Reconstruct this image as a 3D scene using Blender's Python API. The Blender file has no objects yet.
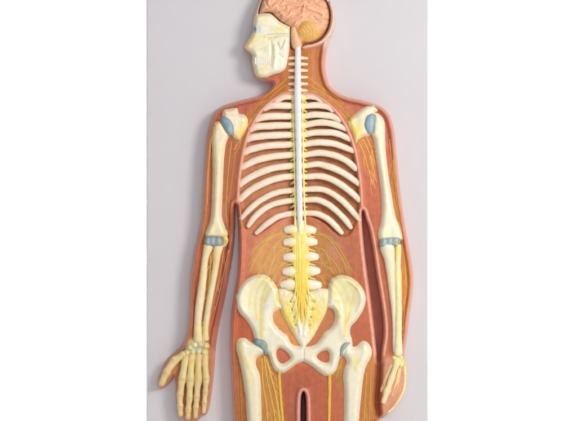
import bpy, math
import numpy as np

# ------------------------------------------------------------------ set-up
scene = bpy.context.scene
COL = scene.collection
S = 0.00116                 # metres per plan unit (board is 0.33 m wide)
CX, BOT, TOP = 287.2, 462.0, -46.0
BX0, BX1 = 145.7, 428.8
BOARD_T = 9.0

def W(x, y, h):
    """plan units -> metres, in the frame of the model's base"""
    return np.stack([(x - CX) * S, -h * S, (BOT - y) * S], axis=-1)

# ------------------------------------------------------------------ maths helpers
def spline(pts, n=4, closed=True):
    p = np.array(pts, float)
    m = len(p)
    out = []
    rng = range(m if closed else m - 1)
    for i in rng:
        if closed:
            a, b, c, d = p[(i - 1) % m], p[i], p[(i + 1) % m], p[(i + 2) % m]
        else:
            a = p[i - 1] if i > 0 else 2 * p[0] - p[1]
            b, c = p[i], p[i + 1]
            d = p[i + 2] if i + 2 < m else 2 * p[-1] - p[-2]
        for k in range(n):
            t = k / n
            out.append(0.5 * ((2 * b) + (-a + c) * t + (2 * a - 5 * b + 4 * c - d) * t * t
                              + (-a + 3 * b - 3 * c + d) * t ** 3))
    if not closed:
        out.append(p[-1])
    return np.array(out)

def seg_dist(X, Y, P, closed=True, want_near=False):
    """distance to a polyline, sign-crossing parity and nearest point"""
    X = X.astype(np.float32); Y = Y.astype(np.float32)
    best = np.full(X.shape, 1e9, np.float32)
    nx = np.zeros_like(X); ny = np.zeros_like(X)
    par = np.zeros(X.shape, bool)
    m = len(P)
    for i in range(m if closed else m - 1):
        ax, ay = P[i][:2]; bx, by = P[(i + 1) % m][:2]
        dx, dy = bx - ax, by - ay
        L = dx * dx + dy * dy + 1e-12
        t = np.clip(((X - ax) * dx + (Y - ay) * dy) / L, 0, 1)
        qx = ax + t * dx; qy = ay + t * dy
        d = (X - qx) ** 2 + (Y - qy) ** 2
        if want_near:
            k = d < best
            best = np.where(k, d, best); nx = np.where(k, qx, nx); ny = np.where(k, qy, ny)
        else:
            best = np.minimum(best, d)
        if closed and ay != by:
            c = ((ay > Y) != (by > Y)) & (X < (bx - ax) * (Y - ay) / (by - ay) + ax)
            par ^= c
    return np.sqrt(best), par, nx, ny

def sdf(X, Y, P, pad=1e9):
    """signed distance (positive inside); far outside its box only a rough value"""
    P = np.asarray(P)
    out = np.full(X.shape, -50.0, np.float32)
    x0, y0 = P.min(0) - pad; x1, y1 = P.max(0) + pad
    k = (X >= x0) & (X <= x1) & (Y >= y0) & (Y <= y1)
    if k.any():
        d, par, _, _ = seg_dist(X[k], Y[k], P)
        out[k] = np.where(par, d, -d)
    return out

def ldist(X, Y, pts, pad=8, n=4):
    P = spline(pts, n, closed=False)
    out = np.full(X.shape, 99.0, np.float32)
    x0, y0 = P.min(0) - pad; x1, y1 = P.max(0) + pad
    k = (X >= x0) & (X <= x1) & (Y >= y0) & (Y <= y1)
    if k.any():
        out[k] = seg_dist(X[k], Y[k], P, closed=False)[0]
    return out

def sm(a, b, x):
    t = np.clip((x - a) / (b - a), 0, 1)
    return t * t * (3 - 2 * t)

def vnoise(x, y, seed=0):
    xi = np.floor(x).astype(np.int64); yi = np.floor(y).astype(np.int64)
    fx = x - xi; fy = y - yi
    fx = fx * fx * (3 - 2 * fx); fy = fy * fy * (3 - 2 * fy)
    def h(a, b):
        n = (a * 374761393 + b * 668265263 + seed * 974711) & 0x7fffffff
        n = ((n ^ (n >> 13)) * 1274126177) & 0x7fffffff
        return ((n ^ (n >> 16)) & 0xffff) / 65535.0
    return ((h(xi, yi) * (1 - fx) + h(xi + 1, yi) * fx) * (1 - fy)
            + (h(xi, yi + 1) * (1 - fx) + h(xi + 1, yi + 1) * fx) * fy)

def fbm(x, y, seed=0):
    return (vnoise(x, y, seed) + 0.5 * vnoise(2 * x, 2 * y, seed + 7) + 0.25 * vnoise(4 * x, 4 * y, seed + 13)) / 1.75

def dome(d, R):
    t = np.clip(d / R, 0, 1)
    return 1 - (1 - t) ** 2.3

# ------------------------------------------------------------------ global height map (lets nerves drape)
HG = 0.5
HX = np.arange(140, 436, HG); HY = np.arange(-50, 466, HG)
HF = np.zeros((len(HY), len(HX)), np.float32)

def hf_put(X, Y, Hh):
    i = np.clip(((Y - HY[0]) / HG).round().astype(int), 0, len(HY) - 1)
    j = np.clip(((X - HX[0]) / HG).round().astype(int), 0, len(HX) - 1)
    np.maximum.at(HF, (i.ravel(), j.ravel()), Hh.ravel().astype(np.float32))

def hf_get(x, y):
    r = []
    for a, b in zip(np.atleast_1d(x), np.atleast_1d(y)):
        j = (a - HX[0]) / HG; i = (b - HY[0]) / HG
        i0 = int(np.clip(i, 1, len(HY) - 3)); j0 = int(np.clip(j, 1, len(HX) - 3))
        r.append(float(HF[i0 - 1:i0 + 3, j0 - 1:j0 + 3].mean()))
    return np.array(r)

# ------------------------------------------------------------------ materials
def attr_mat(name, rough=0.36, var=0.10, nscale=140.0, bump=0.12, bscale=500.0, coat=0.15, spec=0.5, sss=0.0):
    m = bpy.data.materials.new(name); m.use_nodes = True
    nt = m.node_tree; N = nt.nodes; L = nt.links
    b = N['Principled BSDF']
    at = N.new('ShaderNodeAttribute'); at.attribute_name = 'paint'
    tc = N.new('ShaderNodeTexCoord')
    nz = N.new('ShaderNodeTexNoise'); nz.inputs['Scale'].default_value = nscale
    nz.inputs['Detail'].default_value = 5; nz.inputs['Roughness'].default_value = 0.6
    L.new(tc.outputs['Object'], nz.inputs['Vector'])
    mr = N.new('ShaderNodeMapRange')
    mr.inputs['From Min'].default_value = 0.3; mr.inputs['From Max'].default_value = 0.7
    mr.inputs['To Min'].default_value = 1 - var; mr.inputs['To Max'].default_value = 1 + var * 0.6
    L.new(nz.outputs['Fac'], mr.inputs['Value'])
    mx = N.new('ShaderNodeMix'); mx.data_type = 'RGBA'; mx.blend_type = 'MULTIPLY'
    mx.inputs['Factor'].default_value = 1
    L.new(at.outputs['Color'], mx.inputs['A']); L.new(mr.outputs['Result'], mx.inputs['B'])
    L.new(mx.outputs['Result'], b.inputs['Base Color'])
    n2 = N.new('ShaderNodeTexNoise'); n2.inputs['Scale'].default_value = bscale; n2.inputs['Detail'].default_value = 4
    L.new(tc.outputs['Object'], n2.inputs['Vector'])
    bp = N.new('ShaderNodeBump'); bp.inputs['Strength'].default_value = bump; bp.inputs['Distance'].default_value = 0.001
    L.new(n2.outputs['Fac'], bp.inputs['Height']); L.new(bp.outputs['Normal'], b.inputs['Normal'])
    r2 = N.new('ShaderNodeMapRange'); r2.inputs['To Min'].default_value = rough - 0.06; r2.inputs['To Max'].default_value = rough + 0.10
    L.new(nz.outputs['Fac'], r2.inputs['Value']); L.new(r2.outputs['Result'], b.inputs['Roughness'])
    b.inputs['Coat Weight'].default_value = coat; b.inputs['Coat Roughness'].default_value = 0.25
    b.inputs['Specular IOR Level'].default_value = spec
    if sss:
        b.inputs['Subsurface Weight'].default_value = sss
        b.inputs['Subsurface Radius'].default_value = (1.0, 0.45, 0.3)
        b.inputs['Subsurface Scale'].default_value = 0.0025
    return m

def flat_mat(name, col, rough=0.45, var=0.03, nscale=30, bump=0.03, spec=0.4):
    m = attr_mat(name, rough, var, nscale, bump, 900, 0.0, spec)
    nt = m.node_tree
    at = [n for n in nt.nodes if n.type == 'ATTRIBUTE'][0]
    rgb = nt.nodes.new('ShaderNodeRGB'); rgb.outputs[0].default_value = (*col, 1)
    for l in list(nt.links):
        if l.from_node == at:
            s = l.to_socket; nt.links.remove(l); nt.links.new(rgb.outputs[0], s)
    nt.nodes.remove(at)
    return m

M_FLESH = attr_mat('painted_flesh', 0.40, 0.14, 160, 0.12, 420, 0.04, 0.30)
M_BONE = attr_mat('painted_bone', 0.36, 0.07, 190, 0.10, 420, 0.2)
M_BRAIN = attr_mat('painted_brain', 0.42, 0.14, 260, 0.15, 500, 0.1)
M_NERVE = attr_mat('painted_nerve', 0.38, 0.08, 250, 0.05, 500, 0.15)
M_BOARD = flat_mat('pale_board', (0.602, 0.580, 0.602), 0.45, 0.02, 14, 0.02)
M_BACK = flat_mat('white_backdrop', (0.92, 0.92, 0.92), 0.8, 0.005, 5, 0.0, 0.2)

# base paints (linear)
BONE = (0.83, 0.75, 0.56); BONEW = (0.86, 0.81, 0.67); PALE = (0.84, 0.79, 0.58)
OLDB = (0.80, 0.66, 0.37); YEL = (0.86, 0.66, 0.09); YELP = (0.86, 0.74, 0.30); DEEPY = (0.84, 0.55, 0.02)
CART = (0.22, 0.33, 0.40); OCH = (0.58, 0.32, 0.05); CORD = (0.84, 0.80, 0.81)
FLESH = (0.51, 0.142, 0.066); PINK = (0.80, 0.40, 0.285); ORB = (0.50, 0.17, 0.035); ORL = (0.62, 0.23, 0.07)
DARKR = (0.34, 0.095, 0.055)

def mixc(C, col, w):
    w = np.clip(w, 0, 1)[..., None]
    return C * (1 - w) + np.array(col)[None, :] * w

# ------------------------------------------------------------------ mesh makers
def link(name, me, mat, parent, label=None):
    o = bpy.data.objects.new(name, me); COL.objects.link(o)
    me.materials.append(mat)
    o.parent = parent
    if label: o['label'] = label
    return o

def make_mesh(name, V, F, colors, mat, parent, label=None):
    V = np.asarray(V, np.float32); F = np.asarray(F, np.int32)
    me = bpy.data.meshes.new(name)
    me.vertices.add(len(V)); me.vertices.foreach_set('co', V.ravel())
    k = F.shape[1]
    me.loops.add(F.size); me.loops.foreach_set('vertex_index', F.ravel())
    me.polygons.add(len(F))
    me.polygons.foreach_set('loop_start', np.arange(0, F.size, k, dtype=np.int32))
    me.polygons.foreach_set('use_smooth', np.ones(len(F), bool))
    me.update(calc_edges=True); me.validate()
    a = me.color_attributes.new('paint', 'FLOAT_COLOR', 'POINT')
    c = np.ones((len(V), 4), np.float32); c[:, :3] = colors
    a.data.foreach_set('color', c.ravel())
    return link(name, me, mat, parent, label)

def relief(name, outline, hfun, paint, mat, parent, holes=(), step=0.5, base=0.0, smooth=2, n=4, label=None, sharp=False):
    """solid relief: outline (and holes) in plan, height from the distance to the edge"""
    P = np.array(outline, float) if sharp else spline(outline, n)
    HP = [np.array(h, float) if sharp else spline(h, n) for h in holes]
    x0, y0 = P.min(0) - 2 * step; x1, y1 = P.max(0) + 2 * step
    gx = np.arange(x0, x1 + step, step); gy = np.arange(y0, y1 + step, step)
    X, Y = np.meshgrid(gx, gy)
    d, par, nx, ny = seg_dist(X, Y, P, True, True)
    D = np.where(par, d, -d)
    for h in HP:
        d2, p2, nx2, ny2 = seg_dist(X, Y, h, True, True)
        D2 = np.where(p2, -d2, d2)
        k = D2 < D
        D = np.where(k, D2, D); nx = np.where(k, nx2, nx); ny = np.where(k, ny2, ny)
    Hh = hfun(np.maximum(D, 0), X, Y)
    ins = D > 0
    for _ in range(smooth):
        w = ins.astype(np.float32); num = Hh * w
        A = np.zeros_like(Hh); B = np.zeros_like(Hh)
        for di in (-1, 0, 1):
            for dj in (-1, 0, 1):
                kk = (2 - abs(di)) * (2 - abs(dj))
                A += kk * np.roll(np.roll(num, di, 0), dj, 1); B += kk * np.roll(np.roll(w, di, 0), dj, 1)
        Hh = np.where(ins, A / np.maximum(B, 1e-6), Hh)
    hf_put(X[ins], Y[ins], Hh[ins])
    cell = ins[:-1, :-1] | ins[1:, :-1] | ins[:-1, 1:] | ins[1:, 1:]
    used = np.zeros_like(ins)
    used[:-1, :-1] |= cell; used[1:, :-1] |= cell; used[:-1, 1:] |= cell; used[1:, 1:] |= cell
    out = used & ~ins
    # ring of vertices just outside the edge: keep the slope going down below the surface around it
    XX, YY = X, Y
    H0 = hfun(np.zeros_like(D), X, Y)
    ZZ = np.where(out, np.maximum(H0 + 3.2 * D, base - 3), Hh)
    idx = -np.ones(X.shape, int); idx[used] = np.arange(used.sum())
    V = W(XX[used], YY[used], ZZ[used])
    c = np.argwhere(cell); i, j = c[:, 0], c[:, 1]
    F = np.stack([idx[i, j], idx[i + 1, j], idx[i + 1, j + 1], idx[i, j + 1]], 1)
    C = paint(XX[used], YY[used], np.maximum(D[used], 0))
    return make_mesh(name, V, F, C, mat, parent, label)

def tube(name, pts, mat, parent, paint, flat=0.8, n=4, seg=12, drape=None, label=None, put=True):
    """pts: (x, y, h, r); drape lifts it onto whatever lies below"""
    return multi_tube(name, [pts], mat, parent, paint, flat, n, seg, drape, label, put)

def multi_tube(name, paths, mat, parent, paint, flat=0.8, n=4, seg=12, drape=None, label=None, put=True):
    VV, FF, XY = [], [], []; off = 0; puts = []
    for pts in paths:
        P = spline(pts, n, closed=False)
        if drape is not None:
            h = hf_get(P[:, 0], P[:, 1])
            for _ in range(3):
                h = np.concatenate([[h[0]], (h[:-2] + 2 * h[1:-1] + h[2:]) / 4, [h[-1]]])
            P[:, 2] = h + drape
        # rounded ends
        a, b = P[0].copy(), P[-1].copy()
        t0 = P[1] - P[0]; t1 = P[-1] - P[-2]
        t0 /= np.linalg.norm(t0[:2]) + 1e-9; t1 /= np.linalg.norm(t1[:2]) + 1e-9
        pre, post = [], []
        for q in (1.0, 0.92, 0.75, 0.4):
            e = a - t0 * a[3] * q * 0.8; e[2] = a[2]; e[3] = a[3] * max(0.02, math.sqrt(max(0, 1 - q * q))); pre.append(e)
            e = b + t1 * b[3] * q * 0.8; e[2] = b[2]; e[3] = b[3] * max(0.02, math.sqrt(max(0, 1 - q * q))); post.insert(0, e)
        P = np.array(pre + list(P) + post)
        T = np.gradient(P[:, :2], axis=0); T /= np.linalg.norm(T, axis=1)[:, None] + 1e-9
        ang = np.linspace(0, 2 * math.pi, seg, endpoint=False)
        ca, sa = np.cos(ang), np.sin(ang)
        if mat is M_BONE and P[:, 3].max() > 1.2:
            P[:, 3] *= 1 + 0.16 * (fbm(P[:, 0] * .22 + 3, P[:, 1] * .22, 17) - .5)
            P[:, 1] += 0.7 * (fbm(P[:, 0] * .12, P[:, 1] * .12 + 9, 23) - .5)
        X = P[:, 0:1] - T[:, 1:2] * P[:, 3:4] * ca; Y = P[:, 1:2] + T[:, 0:1] * P[:, 3:4] * ca
        Z = P[:, 2:3] + P[:, 3:4] * flat * sa
        m = len(P)
        VV.append(W(X, Y, Z).reshape(-1, 3)); XY.append(np.stack([X, Y], -1).reshape(-1, 2))
        i, j = np.meshgrid(np.arange(m - 1), np.arange(seg), indexing='ij'); i = i.ravel(); j = j.ravel(); k = (j + 1) % seg
        FF.append(off + np.stack([i * seg + j, i * seg + k, (i + 1) * seg + k, (i + 1) * seg + j], 1))
        off += m * seg
        puts.append(P)
    if put:
        for P in puts:
            T = np.gradient(P[:, :2], axis=0); T /= np.linalg.norm(T, axis=1)[:, None] + 1e-9
            dense = np.linspace(0, len(P) - 1, len(P) * 3)
            Q = np.stack([np.interp(dense, np.arange(len(P)), P[:, c]) for c in range(4)], 1)
            TT = np.stack([np.interp(dense, np.arange(len(P)), T[:, c]) for c in range(2)], 1)
            for u in np.linspace(-0.95, 0.95, 15):
                hf_put(Q[:, 0] - TT[:, 1] * Q[:, 3] * u, Q[:, 1] + TT[:, 0] * Q[:, 3] * u,
                       Q[:, 2] + Q[:, 3] * flat * math.sqrt(1 - u * u))
    XY = np.concatenate(XY)
    C = paint(XY[:, 0], XY[:, 1], None)
    return make_mesh(name, np.concatenate(VV), np.concatenate(FF), C, mat, parent, label)

def plain(col, spots=(), grain=0.0, seed=3):
    """base paint plus airbrushed spots (x, y, rx, ry, colour, strength) and lines"""
    def f(x, y, d):
        C = np.tile(np.array(col, float), (len(x), 1))
        for s in spots:
            if len(s) == 6:
                sx, sy, rx, ry, c, k = s
                w = np.exp(-((x - sx) / rx) ** 2 - ((y - sy) / ry) ** 2) * k
            else:                                   # ('line', pts, width, colour, strength)
                w = np.exp(-(ldist(x, y, s[1]) / s[2]) ** 2) * s[4]; c = s[3]
            C = mixc(C, c, w)
        if grain:
            C = C * (1 + grain * (fbm(x * 0.25, y * 0.25, seed) - 0.5))[:, None]
        return C
    return f

# ------------------------------------------------------------------ the model's base
root = bpy.data.objects.new('anatomical_relief_model', None); COL.objects.link(root)
root['label'] = 'painted relief model of a human skeleton and nervous system on a pale grey board'
root['category'] = 'anatomical model'

# board: rounded slab
def rounded_slab(name, x0, x1, y0, y1, t, r, mat, parent):
    prof = []
    prof = [(0.0, -t), (0.0, -4.6), (0.15, -4.0), (1.15, -0.7), (1.4, -0.25), (1.7, -0.06), (2.2, 0.0), (3.0, 0.0)]
    V, F = [], []
    rc = 3.0; ring = 0
    for ins, h in prof:
        loop = []
        for cx, cy, a0 in ((x1 - rc, y1 - rc, 0), (x0 + rc, y1 - rc, 90), (x0 + rc, y0 + rc, 180), (x1 - rc, y0 + rc, 270)):
            for q in range(6):
                a = math.radians(a0 + q * 18)
                loop.append(((cx + (rc - ins) * math.cos(a)), (cy + (rc - ins) * math.sin(a)), h))
        ring = len(loop); V += loop
    V = np.array(V)
    faces = []
    m = len(prof)
    for i in range(m - 1):
        for j in range(ring):
            k = (j + 1) % ring
            faces.append((i * ring + j, i * ring + k, (i + 1) * ring + k, (i + 1) * ring + j))
    faces.append(tuple((m - 1) * ring + j for j in range(ring)))
    faces.append(tuple(j for j in reversed(range(ring))))
    me = bpy.data.meshes.new(name)
    me.from_pydata([tuple(v) for v in W(V[:, 0], V[:, 1], V[:, 2])], [], faces)
    for p in me.polygons: p.use_smooth = False
    me.update()
    return link(name, me, mat, parent)
rounded_slab('base_board', BX0, BX1, TOP, BOT, BOARD_T, 2.2, M_BOARD, root)

# ------------------------------------------------------------------ body
OUT = [(296,-21),(312,-17),(324,-8),(331,2),(334.6,12),(335.2,22),(333.2,32),(329.7,41),(327.2,49),(325.5,58),(325.2,68),(326.8,77),
 (330.3,86),(338,93),(348,97.2),(360,99.8),(371,102.8),(381,106.8),(388,113),(392,122),(394.5,134),(396,150),(398,170),(400,190),
 (402.5,208),(405.5,228),(408.5,245),(411.5,262),(413,278),(412.5,292),(411,304),(409,318),(407.3,334),(405.3,347),(404,356),
 (405,366),(406,378),(404.5,390),(400,400),(394,408),(386.5,415),(381,418.5),(378.6,424),(378,442),(377.5,458),
 (340,458.5),(310,458.5),(270,458.5),(235,458),(234,440),(233.3,421),(232,395),(231,370),(230,350),(230.4,330),(231.3,314),(234,294),(237,276),
 (238.3,258),(238.5,240),(237.9,222),(236.8,209),(236,204.5),(235.3,210),(235.2,225),(234.4,240),(232.7,255),(230,270),(226.5,290),(222.3,310),
 (218.5,328),(216,345),(215,360),(213.8,375),(211.8,392),(209,408),(206,414.5),(203,414.8),(199.6,418.6),(196.4,421.2),(193.2,420.2),(191,422),(188,422.8),
 (185.2,420.6),(183,417.8),(180,417.6),(178,414.5),(176.6,405),(175.8,392),(175.6,381),(174.6,376.8),(170.8,381.5),(166,386.5),(161.5,388.6),(158,386),
 (157.8,381),(160.3,373),(164.3,363.5),(170,356),(176,351),(181.5,345.5),(185.5,338),(187.6,328),(188.8,314),(189.5,298),(190.3,280),
 (192,266),(194.7,250),(198,236),(200.5,222),(201.8,208),(202.8,190),(204,170),(205.5,150),(207.2,136),(209.7,124),(213,115.5),(218,109.3),
 (226,104.8),(238,101),(249,98.3),(258,96),(265,92.5),(270,88),(272.5,84),(268,83),(261,81.5),(255.5,78.5),(253,73),(252.2,67.5),(250.2,63),
 (250.8,58.7),(249.8,54.5),(246.5,52),(243.8,48.6),(244.3,45),(247.5,40),(251.2,34.5),(252.6,29),(252.6,22),(253.2,15.5),(255.5,8),(260,-2),(267,-12),(280,-19)]
GAPR = [(362.6,211),(365,219),(368.5,229),(372,248),(375.8,274),(379.8,298),(382.2,316),(383,332),(381.5,345),(379.5,358),(378,360),(377,352),(374.2,326),(372.8,314),(370,292),(367,270),(364.6,250),(363.2,234),(362.3,220)]
SLIT = [(303.4,391),(305.2,396),(305.7,410),(305.9,430),(306,452),(302.5,455),(300.8,452),(301,425),(301.2,408),(301.7,396)]
RIDGE_L = [(293,94.5),(284,95),(275,99.5),(266,106.5),(258,116),(251.5,128),(246.5,140),(243,155),(240.5,170),(238.8,186),(238,202)]
RIDGE_R = [(303,94.5),(312,95.3),(320,99),(330,106.5),(339,116.5),(346,128),(351.5,141),(355.5,155),(358.5,172),(360.5,190),(361.3,206)]
THORAX = [(293,94.5),(284,95),(275,99.5),(266,106.5),(258,116),(251.5,128),(246.5,140),(243,155),(240.5,170),(238.8,186),(238.5,205),(240,222),(246,232),(256,238),(275,225),(290,218),
          (310,218),(325,226),(338,238),(350,236),(358,222),(360.5,206),(360.5,190),(358.5,172),(355.5,155),(351.5,141),(346,128),(339,116.5),(330,106.5),(320,99),(312,95.3),(303,94.5)]
TRAP = [(281,80),(287,66),(290,50),(318,51),(320,62),(320,75),(324,86),(334,96),(346,106),(355,116),(352,124),(345,122),(338,110),(328,101),(315,94),(300,93),(285,93),(274,97),(262,108),(252,122),(246,122),(249,112),(258,103),(268,97),(276,90)]
BR = [(259.2,16.5),(259.5,10),(262.5,1),(268,-7),(280,-14),(296,-16.5),(310,-12.5),(320,-5),(327,4),(329.8,13),(329.6,23),(326.5,32),(320,40),(312,43.8),(304,46),(300,49),
      (291.6,49.5),(290.6,40),(290.6,31),(288,28),(281,24),(276,19.4),(271.5,15.4),(266,14.6)]
GROOVE = [(378.6,357),(378.4,372),(376.8,390),(376.4,404),(378.6,416)]
HRIM, FLOOR = 19.6, 15.3

def strands(X, Y, f=0.42, seed=9):
    wx = X + 5.0 * vnoise(X * .035, Y * .02, 3) + 1.2 * vnoise(X * .1, Y * .05, 31)
    return (vnoise(wx * f, Y * 0.018 + 5, seed) + 0.6 * vnoise(wx * f * 1.9 + Y * .03, Y * 0.03, seed + 1)) / 1.6

def body_h(d, X, Y):
    h = HRIM * dome(d, 4.8)
    inner = sm(3.2, 7.0, d)
    head = 1 - sm(44, 52, Y)
    fl = FLOOR + 1.6 * sm(6, 18, d) + 0.9 * (fbm(X * 0.09, Y * 0.05, 5) - 0.5)
    # muscle strands
    fl += 0.42 * (strands(X, Y) - 0.5)
    h = h * (1 - inner) + fl * inner
    hand_l = sm(338, 350, Y) * (X < 222)
    hand_r = sm(352, 362, Y) * (X > 380)
    wrist = np.exp(-((X - 197) / 9.5) ** 4 - ((Y - 348) / 9) ** 4) + np.exp(-((X - 397) / 4.5) ** 4 - ((Y - 359) / 6) ** 4)
    h = np.where((hand_l > 0), h * (1 - hand_l) + hand_l * np.minimum(12.5 * dome(d, 5.0), 12.5), h)
    h = np.where((hand_r > 0), h * (1 - hand_r) + hand_r * 17.5 * dome(d, 7.5), h)
    h = h + 3.0 * wrist * np.where(d > 2, 1, 0)
    th = sdf(X, Y, spline(THORAX, 2), 3)
    h = h - 4.2 * sm(0.5, 4.0, th)
    for R in (RIDGE_L, RIDGE_R):
        r = np.exp(-(ldist(X, Y, R) / 2.1) ** 2)
        h = np.maximum(h, h * (1 - r) + 20.0 * r)
    dg = sdf(X, Y, spline(GAPR, 3), 8)
    h = np.where(dg > 0, 3.0, h)
    h = np.where(dg <= 0, np.minimum(h, 3.0 + 17.0 * dome(-dg + 0.3, 4.5)), h)
    for R, a, s in (((303.4, 388.6), 3.0, 2.0),):
        pass
    gl = sdf(X, Y, spline(SLIT, 3), 8)
    rim = np.exp(-((gl + 3.0) / 2.0) ** 2) * (Y > 386) * 3.5
    h = h + np.where(gl < 0.2, rim, 0)
    h = np.where(gl > 0, 2.0, np.where(gl > -2.2, np.minimum(h, 2 + 18 * dome(-gl + .2, 2.2)), h))
    # groove between the right hand and the thigh
    g = np.exp(-(ldist(X, Y, GROOVE) / 3.0) ** 2)
    h = h * (1 - g) + np.minimum(h, 6.0) * g
    # bed of the brain, cut deeper than the skull edge
    bb = sdf(X, Y, spline(BR, 2), 3)
    h = np.where(Y < 52, h * (1 - sm(-.8, .8, bb)) + 9.0 * sm(-.8, .8, bb), h)
    return h

def poly(x, y, P, soft=3.0):
    return sm(-soft, soft, sdf(x, y, spline(P, 2), soft + 1))

def body_paint(x, y, d):
    C = np.tile(np.array(FLESH), (len(x), 1))
    strand = strands(x, y)
    strand2 = strands(x + np.where(x < 300, .45, -.5) * y, y * .6, 0.34, 21)
    # left shoulder / right shoulder redder
    C = mixc(C, (0.47, 0.115, 0.075), poly(x, y, [(205,130),(215,110),(245,100),(262,100),(250,116),(240,130),(225,112),(212,128)], 4) * 0.7)
    C = mixc(C, (0.50, 0.125, 0.085), poly(x, y, [(340,94),(370,102),(392,118),(396,150),(386,150),(384,120),(372,106),(350,112)], 4) * 0.7)
    C = mixc(C, ORB, poly(x, y, TRAP, 3.5) * (0.82 + 0.14 * strand))
    # arm muscles, left
    C = mixc(C, (0.38, 0.135, 0.05), poly(x, y, [(227,140),(241,140),(237,170),(233,200),(231,230),(224,225),(223,200),(224,170)], 3) * (0.55 + 0.45 * strand))
    C = mixc(C, (0.46, 0.16, 0.07), poly(x, y, [(206,140),(213,135),(213,190),(211,225),(204,240),(202,215)], 3) * 0.6)
    C = mixc(C, (0.29, 0.075, 0.042), poly(x, y, [(225,228),(238,205),(236,250),(228,290),(218,325),(212,320),(213,290),(219,255)], 3) * (0.45 + 0.5 * (1 - strand)))
    C = mixc(C, (0.40, 0.12, 0.06), poly(x, y, [(192,275),(199,262),(197,300),(194,335),(188,342),(189,310)], 3) * 0.6)
    C = mixc(C, (0.30, 0.11, 0.03), poly(x, y, [(208,262),(213,262),(211,290),(206,325),(202,330),(203,300)], 1.5) * 0.8)
    # arm muscles, right
    C = mixc(C, ORL, poly(x, y, [(358,140),(370,136),(374,150),(377,175),(369,178),(362,165)], 3) * (0.6 + 0.5 * strand))
    C = mixc(C, (0.60, 0.22, 0.055), poly(x, y, [(391,165),(396,160),(400,200),(398,240),(392,200)], 3) * 0.65)
    C = mixc(C, (0.62, 0.22, 0.055), poly(x, y, [(400,250),(408,258),(411,280),(406,320),(402,345),(400,310)], 3) * 0.8)
    C = mixc(C, (0.58, 0.16, 0.085), poly(x, y, [(364,170),(378,170),(380,215),(378,235),(371,225),(364,200)], 3) * 0.6)
    C = mixc(C, (0.36, 0.10, 0.06), poly(x, y, [(388,300),(392,305),(392,350),(388,352),(387,320)], 1.5) * 0.7)
    # thorax floor
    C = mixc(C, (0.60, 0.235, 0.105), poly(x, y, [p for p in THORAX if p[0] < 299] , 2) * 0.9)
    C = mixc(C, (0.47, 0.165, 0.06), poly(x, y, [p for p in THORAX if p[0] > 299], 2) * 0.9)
    # loins
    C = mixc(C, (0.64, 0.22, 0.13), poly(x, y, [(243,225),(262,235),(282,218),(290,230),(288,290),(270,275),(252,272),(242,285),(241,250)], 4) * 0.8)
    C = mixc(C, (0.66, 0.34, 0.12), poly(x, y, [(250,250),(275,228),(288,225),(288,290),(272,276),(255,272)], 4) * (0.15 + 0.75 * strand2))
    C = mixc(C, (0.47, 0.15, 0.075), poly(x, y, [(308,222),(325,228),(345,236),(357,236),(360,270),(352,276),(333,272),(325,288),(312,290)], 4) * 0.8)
    C = mixc(C, (0.50, 0.24, 0.06), poly(x, y, [(310,228),(325,235),(342,268),(330,275),(320,290),(312,290)], 4) * (0.2 + 0.7 * strand2))
    C = mixc(C, (0.58, 0.24, 0.19), np.exp(-((x - 334) / 5) ** 2 - ((y - 248) / 11) ** 2) * 0.7)
    for P in ([(289,236),(281,239),(275,246),(269,256),(263,266),(258,276)],[(288,248),(281,250),(275,257),(271,266),(268,276)],[(288,262),(282,264),(277,270),(274,279)],[(284,233),(273,236),(263,246),(256,258),(250,272)],[(270,240),(262,252),(259,266)],[(280,245),(278,258),(276,272)]):
        C = mixc(C, (0.62, 0.33, 0.07), np.exp(-(ldist(x, y, P) / 1.7) ** 2) * .65)
    for P in ([(313,234),(322,235),(330,240),(337,250),(343,262),(348,275)],[(314,247),(322,249),(328,256),(335,264),(340,275)],[(315,262),(321,263),(327,267),(334,275)],[(317,232),(327,236),(336,244),(344,256),(351,272)],[(316,276),(321,277),(325,286)],[(322,238),(326,253),(329,274)]):
        C = mixc(C, (0.45, 0.20, 0.035), np.exp(-(ldist(x, y, P) / 1.8) ** 2) * .65)
    # gluteal floor beside the pelvis
    C = mixc(C, (0.48, 0.12, 0.05), poly(x, y, [(232,310),(240,312),(254,332),(252,338),(236,338)], 3) * 0.8)
    C = mixc(C, (0.49, 0.14, 0.062), poly(x, y, [(352,325),(364,308),(371,330),(372,348),(356,340)], 3) * 0.8)
    # thighs
    C = mixc(C, (0.40, 0.14, 0.05), poly(x, y, [(235,350),(243,372),(246,400),(247,456),(235,456),(234,390)], 2.5) * (0.6 + 0.4 * strand))
    C = mixc(C, (0.56, 0.25, 0.055), poly(x, y, [(256,356),(263,352),(271,362),(277,372),(283,400),(286,456),(262,456),(260,380)], 2.5) * (0.55 + 0.55 * strand))
    C = mixc(C, (0.47, 0.21, 0.05), poly(x, y, [(336,362),(342,356),(345,364),(342,378),(342,395),(334,378)], 2) * 0.8)
    C = mixc(C, (0.52, 0.20, 0.05), poly(x, y, [(364,362),(373,356),(377,380),(375,456),(360,456),(361,390)], 2.5) * (0.65 + 0.4 * strand))
    C = mixc(C, (0.45, 0.115, 0.062), poly(x, y, [(288,374),(303,366),(322,378),(326,400),(328,456),(286,456),(284,390)], 3) * 0.7)
    # pelvis openings
    C = mixc(C, (0.70, 0.30, 0.09), poly(x, y, [(272,308),(284,312),(300,344),(290,346),(276,330)], 2) * 0.9)
    C = mixc(C, (0.52, 0.19, 0.075), poly(x, y, [(334,308),(335,325),(320,345),(306,346),(318,318)], 2) * 0.9)
    # hands: skin coloured
    C = mixc(C, (0.50, 0.21, 0.08), (x < 222) * sm(340, 356, y) * 0.75)
    C = mixc(C, (0.30, 0.10, 0.04), poly(x, y, [(182,362),(208,362),(210,385),(205,404),(180,404),(177,385)], 2) * .75)
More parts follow.
